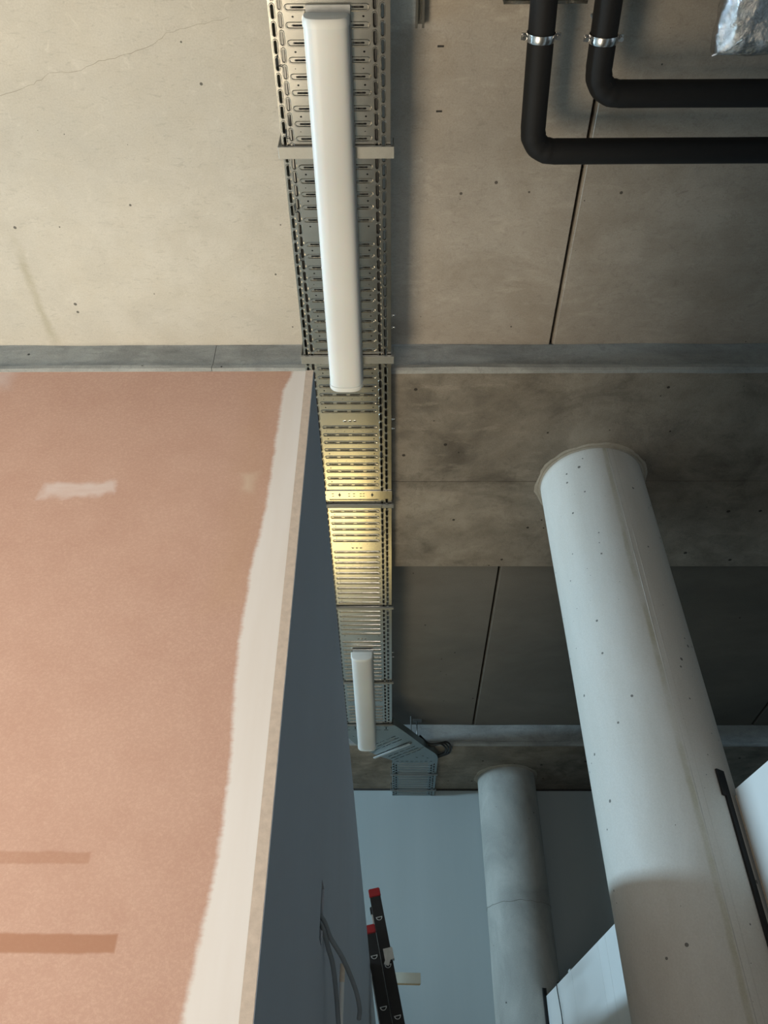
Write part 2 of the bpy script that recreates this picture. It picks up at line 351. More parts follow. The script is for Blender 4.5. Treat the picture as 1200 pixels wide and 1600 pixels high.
# downstand beams: two cast halves each with a fine line between, a rough edge strip on the near side and a lip below it
def beam(y0, y1, halves=True):
    ym = (y0 + y1) / 2 + 0.005
    for a, b in ((y0 + 0.02, ym - 0.0015), (ym + 0.0015, y1)):
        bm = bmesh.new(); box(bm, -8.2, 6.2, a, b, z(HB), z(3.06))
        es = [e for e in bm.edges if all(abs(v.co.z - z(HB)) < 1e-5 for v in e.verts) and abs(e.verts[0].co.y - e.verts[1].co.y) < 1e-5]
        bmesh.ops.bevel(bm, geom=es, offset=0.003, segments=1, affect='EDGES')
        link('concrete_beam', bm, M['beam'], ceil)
    xs = (-8.2, -5.6, -3.1, -0.82, 1.78, 4.2, 6.2)
    for i in range(len(xs) - 1):
        bm = bmesh.new(); a, b = xs[i] + 0.0012, xs[i+1] - 0.0012
        n = 40; prof = ((0.022, 3.06), (-0.012, 3.0), (-0.010, 2.992), (0.002, 2.862), (-0.006, 2.856), (-0.004, 2.838), (0.006, 2.829), (0.024, 2.829))
        rings = []
        for k in range(n + 1):
            x = a + (b - a) * k / n
            rings.append([bm.verts.new((x, y0 + dy + 0.005 * (noise.noise((x * 3, q * 0.7, y0)) ), z(h + (0.0035 * noise.noise((x * 5, 3 + q, y0)) if 0 < q < 7 else 0)))) for q, (dy, h) in enumerate(prof)])
        for k in range(n):
            for q in range(len(prof) - 1): bm.faces.new((rings[k][q], rings[k][q+1], rings[k+1][q+1], rings[k+1][q]))
        bm.faces.new(rings[0]); bm.faces.new(rings[-1][::-1])
        link('beam_edge_strip', bm, M['beam_face'], ceil)
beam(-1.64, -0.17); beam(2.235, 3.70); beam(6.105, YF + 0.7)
# hairline crack in the near slab, left of the tray
def ribbon(name, pts, wd, zz, mat, parent):
    bm = bmesh.new(); prev = None
    for i, (x, y) in enumerate(pts):
        q = pts[min(i+1, len(pts)-1)]; p = pts[max(i-1, 0)]
        t = Vector((q[0]-p[0], q[1]-p[1], 0)).normalized(); nn = Vector((-t.y, t.x, 0)) * wd * (0.5 + random.random())
        a = [bm.verts.new(Vector((x, y, zz)) + nn), bm.verts.new(Vector((x, y, zz)) - nn), bm.verts.new((x, y, zz - 0.0002))]
        if prev: bm.faces.new((prev[0], a[0], a[2], prev[2])); bm.faces.new((prev[2], a[2], a[1], prev[1]))
        prev = a
    return link(name, bm, mat, parent)
ck = []
base = [(-1.42, 1.125), (-1.30, 1.09), (-1.22, 1.05), (-1.10, 1.04), (-1.03, 1.01), (-0.93, 0.99), (-0.83, 0.96), (-0.77, 0.92), (-0.66, 0.90), (-0.52, 0.87)]
for i in range(len(base) - 1):
    for k in range(5):
        t = k / 5; ck.append((base[i][0]*(1-t) + base[i+1][0]*t + random.uniform(-.003, .003), base[i][1]*(1-t) + base[i+1][1]*t + random.uniform(-.004, .004)))
ribbon('hairline_crack', ck, 0.0007, z(HC) - 0.0003, M['crack'], ceil)

# ------------------------------------------------------------------ left board partition
XP, YP, ZP = -0.126, 0.793, 1.0
def lean(h): return 0.0075 * (ZP - h)
pl = empty('wall_partition_left', (XP - 1.5, YP + 0.2, 0)); tag(pl, kind='structure')
def leanbox(bm, x0, x1, y0, y1, h0, h1, bev=0):
    vs = box(bm, x0, x1, y0, y1, z(h0), z(h1))
    for v in vs: v.co.x += lean(v.co.z - CH)
    return vs
bm = bmesh.new(); leanbox(bm, -6.4, XP - 0.0128, YP, YP + 0.0125, -1.6, ZP)
link('pink_board', bm, M['pink'], pl)
# right-hand board, with a cable cut-out; its cut edge faces the viewer
HY0, HY1, HZ0, HZ1 = 1.43, 1.49, 0.325, 0.418
bm = bmesh.new(); x0, x1 = XP - 0.0125, XP
leanbox(bm, x0, x1, YP + 0.0015, HY0, -1.6, ZP - 0.001); leanbox(bm, x0, x1, HY1, YF, -1.6, ZP - 0.001)
leanbox(bm, x0, x1, HY0, HY1, -1.6, HZ0); leanbox(bm, x0, x1, HY0, HY1, HZ1, ZP - 0.001)
bmesh.ops.remove_doubles(bm, verts=bm.verts, dist=1e-5)
link('side_board', bm, M['side_board'], pl)
bm = bmesh.new(); leanbox(bm, x0 - 0.0002, x1 - 0.0006, YP - 0.0002, YP + 0.0015, -1.6, ZP + 0.002)
link('board_edge', bm, M['board_edge'], pl, )
bm = bmesh.new(); box(bm, -6.4, x0 - 0.0006, YP + 0.0126, YP + 0.088, z(ZP - 0.04), z(ZP - 0.0015)); box(bm, x0 - 0.09, x0 - 0.0006, YP + 0.0885, YF, z(ZP - 0.04), z(ZP - 0.0015))
link('top_track', bm, M['galv_dull'], pl)
bm = bmesh.new(); box(bm, x0 - 0.08, x0 - 0.07, YP + 0.2, YF, z(-1.6), z(ZP - 0.04)); link('inner_board', bm, M['side_board'], pl)
bm = bmesh.new(); box(bm, -6.4, x0 - 0.09, YP + 0.09, YP + 0.10, z(-1.6), z(ZP - 0.04)); link('inner_board', bm, M['hall_wall'], pl)

# cables out of the cut-out and a thin white conduit
def cable(name, pts, r, mat, label, cat, grp=None, n=10, parent=None):
    bm = bmesh.new(); tube(bm, smooth_pts(pts), r, n); o = link(name, bm, mat, parent, True)
    if label: tag(o, label, cat, grp)
    return o
cable('cable', [(-0.17, 1.455, z(.352)), (-0.128, 1.475, z(.362)), (-0.1118, 1.534, z(.331)), (-0.1036, 1.571, z(.304)), (-0.097, 1.654, z(.24)), (-0.09, 1.72, z(.13)), (-0.09, 1.74, z(-.05))], 0.0042, M['grey_cable'], 'grey cable dropping straight down from the slit in the slate grey partition side', 'cable', 'cables from the partition slit')
cable('cable', [(-0.17, 1.46, z(.376)), (-0.126, 1.48, z(.372)), (-0.108, 1.52, z(.346)), (-0.087, 1.556, z(.321)), (-0.067, 1.613, z(.287)), (-0.0598, 1.647, z(.263)), (-0.061, 1.666, z(.249))], 0.0042, M['grey_cable'], 'grey cable bowing out to the right from the slit, its cut end free', 'cable', 'cables from the partition slit')
bm = bmesh.new(); tube(bm, [(-0.108, 1.93, z(-.3)), (-0.109, 1.93, z(.355))], 0.005, 10); cw = link('conduit', bm, M['white_plastic'], None, True)
tag(cw, 'thin white conduit standing against the slate grey partition side, right of the cables', 'conduit')
bm = bmesh.new(); tube(bm, [(-0.109, 1.93, z(.3552)), (-0.109, 1.93, z(.39))], 0.0056, 10); link('conduit_cap', bm, M['board_edge'], cw, True)

# ------------------------------------------------------------------ right white partition: two runs, ending at the pillars
def wallrun(name, p, q, h, th, joints, mat):
    p, q = Vector((p[0], p[1], 0)), Vector((q[0], q[1], 0)); t = (q - p); L = t.length; t.normalize(); nn = Vector((-t.y, t.x, 0))
    if nn.x < 0: nn = -nn                                  # body lies to the right of the face
    root = empty(name, (p.x, p.y, 0)); tag(root, kind='structure')
    cuts = [0] + joints + [L]
    for i in range(len(cuts) - 1):
        a, b = cuts[i] + (0.0012 if i else 0), cuts[i+1] - 0.0012
        bm = bmesh.new(); c = p + t * (a + b) / 2 + nn * 0.0065; c.z = (z(-1.6) + z(h)) / 2
        obox(bm, c, t, nn, Vector((0, 0, 1)), (b - a) / 2, 0.0065, (h + 1.6) / 2)
        link('white_panel', bm, mat, root)
    bm = bmesh.new(); c = p + t * L / 2 + nn * 0.06; c.z = (z(-1.6) + z(h - 0.004)) / 2
    obox(bm, c, t, nn, Vector((0, 0, 1)), L / 2, 0.0465, (h - 0.004 + 1.6) / 2); link('panel_core', bm, M['hall_wall'], root)
    return root, t, nn
wr1, t1, n1 = wallrun('wall_partition_right', (1.226, 2.775), (1.56, 0.20), 1.12, 0.1, [1.2], M['panel_white'])
wr2, t2, n2 = wallrun('wall_partition_far', (1.100, 6.515), (1.232, 3.22), 1.12, 0.1, [0.85, 1.55, 1.72, 2.5], M['panel_white'])
# edge trims of the near run by the pillar
bm = bmesh.new()
for k, (o_, wd) in enumerate(((0.000, 0.004), (0.0055, 0.003))):
    c = Vector((1.226, 2.775, 0)) - t1 * (0.004 + k * 0.005) + n1 * 0.012; c.z = (z(-1.6) + z(1.10)) / 2
    obox(bm, c, t1, n1, Vector((0, 0, 1)), wd / 2, 0.012, 1.35)
link('edge_trim', bm, M['board_edge'], wr1)
# black cable and white clip on the far run
A = Vector((1.100, 6.515, 0)) + t2 * 0.42 - n2 * 0.006
cable('cable', [A + Vector((0.03, 0, z(1.124))), A + Vector((0.0, 0, z(1.126))), A + Vector((-0.004, 0.0, z(1.09))), A + Vector((-0.004, -0.03, z(1.0))), A + Vector((-.004, -0.05, z(.9))), A + Vector((-.004, -0.02, z(.7)))], 0.0035, M['cable'], 'thin black cable hanging over the top of the white panels beside the far pillar', 'cable')
bm = bmesh.new(); B = Vector((1.100, 6.515, 0)) + t2 * 0.62 + n2 * 0.05; box(bm, B.x - 0.012, B.x + 0.012, B.y - 0.03, B.y + 0.03, z(1.117), z(1.165), bev=0.003)
tag(link('clip_block', bm, M['white_plastic']), 'small white block standing on top of the white panels by the far pillar', 'block')

# ------------------------------------------------------------------ pillars
def pillar(cx, cy, r, mat, label, rings_):
    root = empty('concrete_pillar', (cx, cy, 0)); tag(root, label, 'pillar', 'round concrete pillars')
    bm = bmesh.new(); n = 96; hs = [-1.6 + (HB + 1.6) * k / 60 for k in range(61)]; prev = None
    for h in hs:
        ring = []
        for k in range(n):
            a = 2 * PI * k / n; rr = r + 0.0015 * noise.noise((math.cos(a) * 2, math.sin(a) * 2, h * 1.3 + cx))
            for (hh, dep) in rings_:
                rr -= dep * math.exp(-((h - hh) / 0.03) ** 2)
            ring.append(bm.verts.new((cx + rr * math.cos(a), cy + rr * math.sin(a), z(h))))
        if prev:
            for k in range(n): bm.faces.new((prev[k], prev[(k+1) % n], ring[(k+1) % n], ring[k]))
        prev = ring
    link('shaft', bm, mat, root, True)
    bm = bmesh.new(); n = 80                               # mortar fillet under the beam
    pr = ((r + 0.0005, HB - 0.010), (r + 0.008, HB - 0.004), (r + 0.016, HB - 0.0055), (r + 0.023, HB - 0.0008), (r + 0.025, HB))
    rr_ = []
    for k in range(n):
        a = 2 * PI * k / n; s = 1 + 0.45 * noise.noise((math.cos(a) * 3, math.sin(a) * 3, cx)) + 0.2 * noise.noise((math.cos(a) * 11, math.sin(a) * 11, cx))
        rr_.append([bm.verts.new((cx + (r + (q - r) * s) * math.cos(a), cy + (r + (q - r) * s) * math.sin(a), z(h))) for q, h in pr])
    for k in range(n):
        for q in range(4): bm.faces.new((rr_[k][q], rr_[(k+1) % n][q], rr_[(k+1) % n][q+1], rr_[k][q+1]))
    link('mortar_collar', bm, M['mortar'], root, True)
    return root
p1 = pillar(1.035, 2.98, 0.26, M['pillar'], 'thick pale round concrete pillar nearest the camera, with a vertical mould seam', [])
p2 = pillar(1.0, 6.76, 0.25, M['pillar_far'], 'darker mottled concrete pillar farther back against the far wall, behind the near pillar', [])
def seam(cx, cy, r, ang, h0, h1, wd, dep, name, mat, root):
    bm = bmesh.new(); prev = None; n = 60
    for k in range(n + 1):
        h = h0 + (h1 - h0) * k / n; a = ang + 0.006 * noise.noise((h * 2, 0, 1)); da = wd / r
        ring = [bm.verts.new((cx + q * math.cos(a + s), cy + q * math.sin(a + s), z(h))) for s, q in ((-da, r - 0.002), (-da * .4, r + dep), (da * .4, r + dep), (da, r - 0.002))]
        if prev:
            for q in range(3): bm.faces.new((prev[q], prev[q+1], ring[q+1], ring[q]))
        prev = ring
    return link(name, bm, mat, root, True)
seam(1.035, 2.98, 0.26, math.radians(-83), -1.6, 2.7, 0.0035, 0.0004, 'mould_seam', M['pillar'], p1)
seam(1.035, 2.98, 0.26, math.radians(-78), -1.6, 2.3, 0.0025, 0.0003, 'mould_seam', M['pillar'], p1)
# pour line on the far pillar
bm = bmesh.new(); tube(bm, [(1.0 + 0.2505 * math.cos(2*PI*k/64), 6.76 + 0.2505 * math.sin(2*PI*k/64), z(1.755 + 0.015 * noise.noise((k * 0.35, 0, 0)))) for k in range(65)], 0.0019, 6, caps=False)
link('pour_line', bm, M['pour'], p2, True)
# black foam strips where the white partitions meet the pillars
def strip(cx, cy, r, a, h0, h1, wd, th, label, step=None):
    bm = bmesh.new(); c = Vector((cx, cy, 0)); d = Vector((math.cos(a), math.sin(a), 0)); t = Vector((-d.y, d.x, 0))
    pc = c + d * (r + th / 2 + 0.0006); pc.z = (z(h0) + z(h1)) / 2; obox(bm, pc, d, t, Vector((0, 0, 1)), th / 2, wd / 2, (h1 - h0) / 2)
    if step:
        pc = c + d * (r + th / 2 + 0.0006) + t * step; pc.z = (z(1.09) + z(h1)) / 2; obox(bm, pc, d, t, Vector((0, 0, 1)), th / 2 * .98, wd / 2, (h1 - 1.09) / 2)
    return tag(link('foam_strip', bm, M['black']), label, 'seal strip', 'black seal strips')
strip(1.035, 2.98, 0.26, math.radians(-54), -1.6, 1.185, 0.026, 0.008, 'long black foam strip down the right side of the near pillar, beside the white panels', -0.016)
strip(1.0, 6.76, 0.25, math.radians(-69), -1.6, 1.17, 0.03, 0.01, 'black foam strip between the far pillar and the white panels')

# ------------------------------------------------------------------ cable tray
TZ = 2.772; TX0, TX1 = -0.385, -0.005; PITCH = 0.05
def stadium(cx, cy, hl, hw, vert, n=5):
    """outline of a rounded slot: half length hl, half width hw"""
    pts = []
    for s in (1, -1):
        for k in range(n):
            a = -PI / 2 + PI * k / (n - 1) + (0 if s > 0 else PI)
            pts.append((s * (hl - hw) + hw * math.cos(a), hw * math.sin(a)))
    if vert: pts = [(-y, x) for x, y in pts]
    return [(cx + x, cy + y) for x, y in pts]
def slot_cell(bm, rect, slot, T, rings, base=0.0):
    """rectangle with a pressed slot: rings = [(grow, drop)] from outside in; last ring is the hole's edge"""
    x0, x1, y0, y1 = rect; cx, cy, hl, hw, vert = slot
    n = 5; inner = stadium(cx, cy, hl + rings[0][0], hw + rings[0][0], vert, n)
    per = []
    for (x, y) in inner:                                   # project each outline point to the rectangle
        dx, dy = x - cx, y - cy
        sx = 1e9 if abs(dx) < 1e-9 else ((x1 - cx) if dx > 0 else (x0 - cx)) / dx
        sy = 1e9 if abs(dy) < 1e-9 else ((y1 - cy) if dy > 0 else (y0 - cy)) / dy
        s = min(sx, sy); per.append((cx + dx * s, cy + dy * s))
    # snap nearest projected point to each corner
    for c in ((x0, y0), (x0, y1), (x1, y0), (x1, y1)):
        i = min(range(len(per)), key=lambda k: (per[k][0]-c[0])**2 + (per[k][1]-c[1])**2); per[i] = c
    loops = [[bm.verts.new(T(x, y, base)) for x, y in per]]
    for gr, dz in rings:
        loops.append([bm.verts.new(T(x, y, dz)) for x, y in stadium(cx, cy, hl + gr, hw + gr, vert, n)])
    m = len(per)
    for a, b in zip(loops, loops[1:]):
        for k in range(m): bm.faces.new((a[k], a[(k+1) % m], b[(k+1) % m], b[k]))
    return loops[-1]
def flat(bm, x0, x1, y0, y1, T, dz=0): bm.faces.new([bm.verts.new(T(a, b, dz)) for a, b in ((x0, y0), (x1, y0), (x1, y1), (x0, y1))])
RIM = [(0.0050, 0), (0.0032, -0.0030), (0.0014, -0.0030), (0.0, 0.002)]
def tray_row(bm, T, kind, half, last):
    """one 50 mm module; x runs 0..0.38 across, y 0..0.05 along, T maps to the world, negative drop = towards the viewer"""
    P = PITCH
    for (c, off) in ((0.013, 0), (0.036, 1), (0.331, 1), (0.355, 0)):
        y0 = P / 2 if off else 0
        x0, x1 = {0.013: (0.003, 0.0245), 0.036: (0.0245, 0.0475), 0.331: (0.320, 0.343), 0.355: (0.343, 0.368)}[c]
        if off and last: flat(bm, x0, x1, y0, P, T); continue
        if off and half: flat(bm, x0, x1, 0, y0, T)
        slot_cell(bm, (x0, x1, y0, y0 + P), (c, y0 + P / 2, 0.0195, 0.0045, True), T, RIM)
    flat(bm, 0, 0.003, 0, P, T); flat(bm, 0.368, 0.38, 0, P, T)
    a, b = 0.0475, 0.320
    if kind == 'plain':
        flat(bm, a, b, 0, 0.018, T); flat(bm, a, b, 0.034, P, T); flat(bm, a, 0.150, 0.018, 0.034, T); flat(bm, 0.219, b, 0.018, 0.034, T)
        for k in range(3):
            x = 0.150 + k * 0.023; slot_cell(bm, (x, x + 0.023, 0.018, 0.034), (x + 0.0115, 0.026, 0.0065, 0.0035, False), T, [(0.002, 0), (0.001, -0.001), (0, -0.001), (0, 0.002)])
        return
    inner = slot_cell(bm, (a, b, 0.0, 0.030), (0.1835, 0.015, 0.128, 0.0055, False), T, [(0.0058, 0), (0.0036, -0.0034), (0.0016, -0.0034), (0.0, 0.0015)])
    # recessed floor of the slot with four openings
    y0, y1 = 0.0095, 0.0205; xs = [0.061, 0.120, 0.183, 0.246, 0.306]
    for k in range(4):
        c = (xs[k] + xs[k+1]) / 2
        hl = (0.022, 0.024, 0.024, 0.022)[k]
        slot_cell(bm, (xs[k], xs[k+1], y0, y1), (c, 0.015, hl, 0.003, False), T, [(0.0, 0.0015), (0.0, 0.0035)], 0.0015)
    for s, xe in ((1, 0.306), (-1, 0.061)):
        bm.faces.new([bm.verts.new(T(x, y, 0.0015)) for x, y in [(xe, 0.015 - s * 0.0055)] + [(0.1835 + s * (0.1225 + 0.0055 * math.cos(a)), 0.015 + s * 0.0055 * math.sin(a)) for a in [-PI/2 + PI * k / 6 for k in range(7)]] + [(xe, 0.015 + s * 0.0055)]])
    holes = {'two': (0.075, 0.296), 'six': (0.07, 0.113, 0.156, 0.20, 0.245, 0.292)}.get(kind, ())
    x = a
    for h in holes:
        flat(bm, x, h - 0.006, 0.030, P, T); r = 0.0028 if kind == 'two' else 0.0016
        slot_cell(bm, (h - 0.006, h + 0.006, 0.030, P), (h, 0.040, r * 1.3, r, False), T, [(0.001, 0), (0, 0.0), (0, 0.002)]); x = h + 0.006
    flat(bm, x, b, 0.030, P, T)
def tray_side(bm, pts, zt, hh=0.055, th=0.0015, inward=1):
    """upstand along a polyline with a rolled lip"""
    prev = None
    pts = [Vector((p[0], p[1], 0)) for p in pts]
    for i, p in enumerate(pts):
        t = (pts[min(i+1, len(pts)-1)] - pts[max(i-1, 0)]).normalized(); nn = Vector((-t.y, t.x, 0)) * inward
        prof = [(0.0025, 0.0), (0.0, 0.0035), (0.0, hh), (0.010, hh), (0.010, hh - 0.003), (th, hh - 0.0015), (th, 0.004), (0.004, 0.0015)]
        ring = [bm.verts.new((p.x + nn.x * a, p.y + nn.y * a, zt + b)) for a, b in prof]
        if prev:
            for q in range(len(prof)): bm.faces.new((prev[q], prev[(q+1) % 8], ring[(q+1) % 8], ring[q]))
        prev = ring
tray = empty('cable_tray', (TX0 + 0.19, 3.0, z(TZ))); tag(tray, 'long perforated galvanised steel cable tray running under the concrete ceiling to the far wall', 'cable tray')
def section(x0, y0, n, plain_rows, phase=0, mat='galv'):
    bm = bmesh.new()
    for k in range(n):
        oy = y0 + k * PITCH
        T = lambda x, y, dz, oy=oy: (x0 + x, oy + y, z(TZ) + dz)
        kind = 'plain' if k in plain_rows else ('two', 'none', 'two', 'six')[(k + phase) % 4]
        tray_row(bm, T, kind, k == 0, k == n - 1)
    bmesh.ops.recalc_face_normals(bm, faces=bm.faces)
    for f_ in bm.faces:
        if f_.normal.z > 0.2: f_.normal_flip()
    o = link('perforated_panel', bm, M[mat], tray, False, auto=False)
    bm = bmesh.new(); y1 = y0 + n * PITCH
    tray_side(bm, [(x0, y0), (x0, y1)], z(TZ) , inward=-1); link('side_flange', bm, M[mat], tray)
    bm = bmesh.new(); tray_side(bm, [(x0 + 0.38, y0), (x0 + 0.38, y1)], z(TZ), inward=1); link('side_flange', bm, M[mat], tray)
    return o
# the missing slot rows carry small stamped marks
section(TX0, -0.03, 61, {31, 50, 12})                     # near length: ends at y = 3.02
section(TX0, 3.025, 52, {8, 27, 45})                      # far length: ends at y = 5.625
section(-0.005, 6.33, 14, set(), 1, 'galv_blue')          # last length into the far wall
# couplers under the joint
bm = bmesh.new(); box(bm, TX0 - 0.002, TX1 + 0.002, 2.975, 3.035, z(TZ) - 0.0055, z(TZ) - 0.0035)
box(bm, TX0 - 0.003, TX0 - 0.0005, 2.975, 3.035, z(TZ) - 0.005, z(TZ) + 0.05); box(bm, TX1 + 0.0005, TX1 + 0.003, 2.975, 3.035, z(TZ) - 0.005, z(TZ) + 0.05)
link('coupler_plate', bm, M['galv'], tray)
for x in (-0.352, -0.275, -0.105):
    bm = bmesh.new(); pts = [(0, -0.018), (0.003, -0.006), (0.008, 0), (0.003, 0.006), (0, 0.018), (-0.003, 0.006), (-0.008, 0), (-0.003, -0.006)]
    f_ = bm.faces.new([bm.verts.new((x + p, 3.004 + q, z(TZ) - 0.0062)) for p, q in pts]); r = bmesh.ops.extrude_face_region(bm, geom=[f_]); bmesh.ops.translate(bm, verts=[v for v in r['geom'] if isinstance(v, bmesh.types.BMVert)], vec=(0, 0, 0.001))
    link('coupler_slot', bm, M['dark_gap'], tray)
for x in (-0.31, -0.225, -0.20, -0.165, -0.15):
    for y in (2.995, 3.014): bm = bmesh.new(); box(bm, x - 0.005, x + 0.005, y - 0.0015, y + 0.0015, z(TZ) - 0.0063, z(TZ) - 0.005); link('coupler_slot', bm, M['dark_gap'], tray)
def bolt_side(x, y, h, sgn=1):
    bm = bmesh.new(); tube(bm, [(x, y, z(h)), (x + sgn * 0.006, y, z(h))], 0.007, 6); tube(bm, [(x + sgn * 0.006, y, z(h)), (x + sgn * 0.016, y, z(h))], 0.003, 8)
    link('bolt', bm, M['bolt'], tray)
for y in (1.92, 1.98, 2.50, 2.56, 4.6, 4.66): bolt_side(TX1 + 0.001, y, TZ + 0.02)
for y in (1.92, 1.98): 
    bm = bmesh.new(); box(bm, TX1 + 0.0005, TX1 + 0.002, y - 0.16, y + 0.1, z(TZ) + 0.008, z(TZ) + 0.04); link('splice_plate', bm, M['galv_dull'], tray) if y == 1.98 else bm.free()

# offset elbow: flat plate with pressed slots cut through, and its upstands
left = smooth_pts([(-0.385, 5.63), (-0.375, 5.76), (-0.335, 5.90), (-0.27, 6.02), (-0.19, 6.12), (-0.10, 6.21), (-0.005, 6.28), (-0.005, 6.33)], 4)
right = smooth_pts([(-0.005, 5.63), (0.03, 5.66), (0.13, 5.81), (0.26, 6.02), (0.35, 6.15), (0.375, 6.24), (0.375, 6.33)], 4)
def plate_from(outline, z0, th, name, mat, cutters):
    bm = bmesh.new(); vs = [bm.verts.new((p[0], p[1], z0)) for p in outline]; f_ = bm.faces.new(vs)
    r = bmesh.ops.extrude_face_region(bm, geom=[f_]); bmesh.ops.translate(bm, verts=[v for v in r['geom'] if isinstance(v, bmesh.types.BMVert)], vec=(0, 0, th))
    o = link(name, bm, mat, None)
    cb = bmesh.new()
    for (cx, cy, hl, hw, a) in cutters:
        pts = [(cx + x * math.cos(a) - y * math.sin(a), cy + x * math.sin(a) + y * math.cos(a)) for x, y in stadium(0, 0, hl, hw, False, 4)]
        lo = [cb.verts.new((x, y, z0 - 0.01)) for x, y in pts]; hi = [cb.verts.new((x, y, z0 + 0.02)) for x, y in pts]; n = len(pts)
        cb.faces.new(lo[::-1]); cb.faces.new(hi)
        for k in range(n): cb.faces.new((lo[k], lo[(k+1) % n], hi[(k+1) % n], hi[k]))
    co = link('cutter', cb, mat, None)
    md = o.modifiers.new('b', 'BOOLEAN'); md.operation = 'DIFFERENCE'; md.object = co; md.solver = 'EXACT'
    dg = bpy.context.evaluated_depsgraph_get(); me = bpy.data.meshes.new_from_object(o.evaluated_get(dg)); o.modifiers.clear(); o.data = me
    bpy.data.objects.remove(co)
    return o
cut = []
for i, y in enumerate((5.66, 5.69, 5.72)):
    for x in (-0.35, -0.29, -0.23, -0.17, -0.11, -0.05): cut.append((x, y, 0.018, 0.004, 0 if i != 1 else PI / 2))
ang = math.atan2(5.945 - 6.21, 0.136 + 0.15)
for k, (cx, cy) in enumerate(((-0.09, 5.93), (-0.065, 5.96), (-0.04, 5.99), (0.005, 6.05), (0.07, 6.11), (0.095, 6.14), (0.12, 6.17))):
    for s in (-0.12, -0.055, 0.01, 0.075, 0.13):
        cut.append((cx + s * math.cos(ang), cy + s * math.sin(ang), 0.024, 0.004, ang))
for x in (0.04, 0.08, 0.12, 0.16, 0.20, 0.24, 0.28, 0.32): cut.append((x, 6.30, 0.012, 0.004, 0))
for (x, y) in ((0.20, 6.22), (0.25, 6.19), (0.29, 6.23), (-0.31, 5.83), (-0.25, 5.86), (-0.27, 5.93)): cut.append((x, y, 0.01, 0.004, 0.4))
eb = plate_from(left + right[::-1], z(TZ), 0.002, 'elbow_panel', M['galv_blue'], cut)
eb.parent = tray; eb.matrix_parent_inverse = Matrix.Translation(tray.location).inverted()
bm = bmesh.new(); tray_side(bm, left, z(TZ) + 0.0, inward=-1); link('side_flange', bm, M['galv_blue'], tray)
bm = bmesh.new(); tray_side(bm, right, z(TZ) + 0.0, inward=1); link('side_flange', bm, M['galv_blue'], tray)
# raised ribs across the elbow
bm = bmesh.new()
for (a, b) in (((-0.16, 6.14), (0.02, 5.86)), ((-0.02, 6.26), (0.25, 6.03))):
    tube(bm, [(a[0], a[1], z(TZ) - 0.001), (b[0], b[1], z(TZ) - 0.001)], 0.003, 6)
link('elbow_rib', bm, M['galv_blue'], tray)

# cables lying in the tray
for k, (x, r, s) in enumerate(((-0.340, 0.014, 'beside the left flange'), (-0.298, 0.019, 'second from the left flange'), (-0.046, 0.015, 'along the right flange'), (-0.094, 0.025, 'second from the right flange'))):
    pts = [(x + 0.006 * math.sin(y * 2.1 + k), y, z(TZ) + 0.004 + r) for y in [0.0 + 0.4 * j for j in range(15)]]
    e = 0.03 * (k + 1)
    pts += [(x + 0.04 + e * .3, 5.86, z(TZ) + .006 + r), (x + 0.19, 6.02, z(TZ) + .006 + r), (x + 0.35, 6.2, z(TZ) + .006 + r), (x + 0.38, 6.34, z(TZ) + .004 + r), (x + 0.38, 6.9, z(TZ) + .004 + r)]
    cable('cable', pts, r, M['cable'], 'black cable lying in the perforated tray, ' + s, 'cable', 'cables lying in the tray', 8)
# loose cable loops bulging over the right side of the elbow
for k in range(3):
    o_ = 0.022 * k
    cable('cable', [(0.22, 5.98 + o_, z(2.85)), (0.30, 6.05 + o_, z(2.812 + .0)), (0.385 + o_, 6.02, z(2.80 + o_ * .3)), (0.43 + o_, 6.07, z(2.790 + o_ * .3)), (0.435 + o_, 6.15, z(2.79 + o_ * .3)), (0.415 + o_, 6.22, z(2.805)), (0.34, 6.27 + o_, z(2.80))], 0.008, M['cable'],
          'black cable looping over the right edge of the tray elbow, ' + ('innermost', 'middle', 'outermost')[k] + ' loop', 'cable', 'cable loops at the tray elbow', 8)
# cable tie tails poking through the slots
for k, (x, y) in enumerate(((-0.055, 2.70), (-0.055, 3.08), (-0.055, 3.28), (-0.07, 2.36), (-0.37, 0.92), (-0.365, 1.15), (-0.36, 1.42), (-0.358, 1.62))):
    bm = bmesh.new(); zz = z(TZ)
    tube(bm, [(x, y, zz + 0.006), (x, y, zz - 0.006), (x - 0.002, y + 0.028, zz - 0.007), (x + 0.014, y + 0.030, zz - 0.007)], 0.0018, 6)
    tag(link('cable_tie', bm, M['cable']), ('black cable tie end poking through the tray, ' + ('just before the steel coupler', 'just past the coupler bracket', 'two slots beyond the coupler bracket', 'beyond the end of the near lamp', 'beside the head of the near lamp', 'left of near lamp before the first bracket', 'left of near lamp past the first bracket', 'left of near lamp, farthest along it')[k]), 'cable tie', 'cable ties under the tray')

# hangers
def hanger(y, label, th=0.04, top=HC, x0=TX0, x1=TX1):
    root = empty('tray_hanger', ((x0 + x1) / 2, y, z(TZ))); tag(root, label, 'bracket', 'steel hangers under the cable tray')
    bm = bmesh.new(); zb = z(TZ) - 0.0045
    box(bm, x0 - 0.014, x1 + 0.012, y - th / 2, y + th / 2, zb - 0.003, zb)
    box(bm, x0 - 0.014, x1 + 0.012, y - th / 2, y - th / 2 + 0.002, zb - 0.012, zb - 0.003)
    bmesh.ops.bevel(bm, geom=[e for e in bm.edges], offset=0.0006, segments=1, affect='EDGES')
    link('crossbar', bm, M['galv_dull'], root)
    for s, x in ((-1, x0 - 0.012), (1, x1 + 0.0075)):
        bm = bmesh.new(); box(bm, x - (0.002 if s < 0 else 0), x + (0.0015 if s < 0 else 0.0035), y - th / 2, y + th / 2, zb, z(top if s < 0 else TZ + 0.055))
        link('hanger_leg', bm, M['galv_dull'], root)
    return root
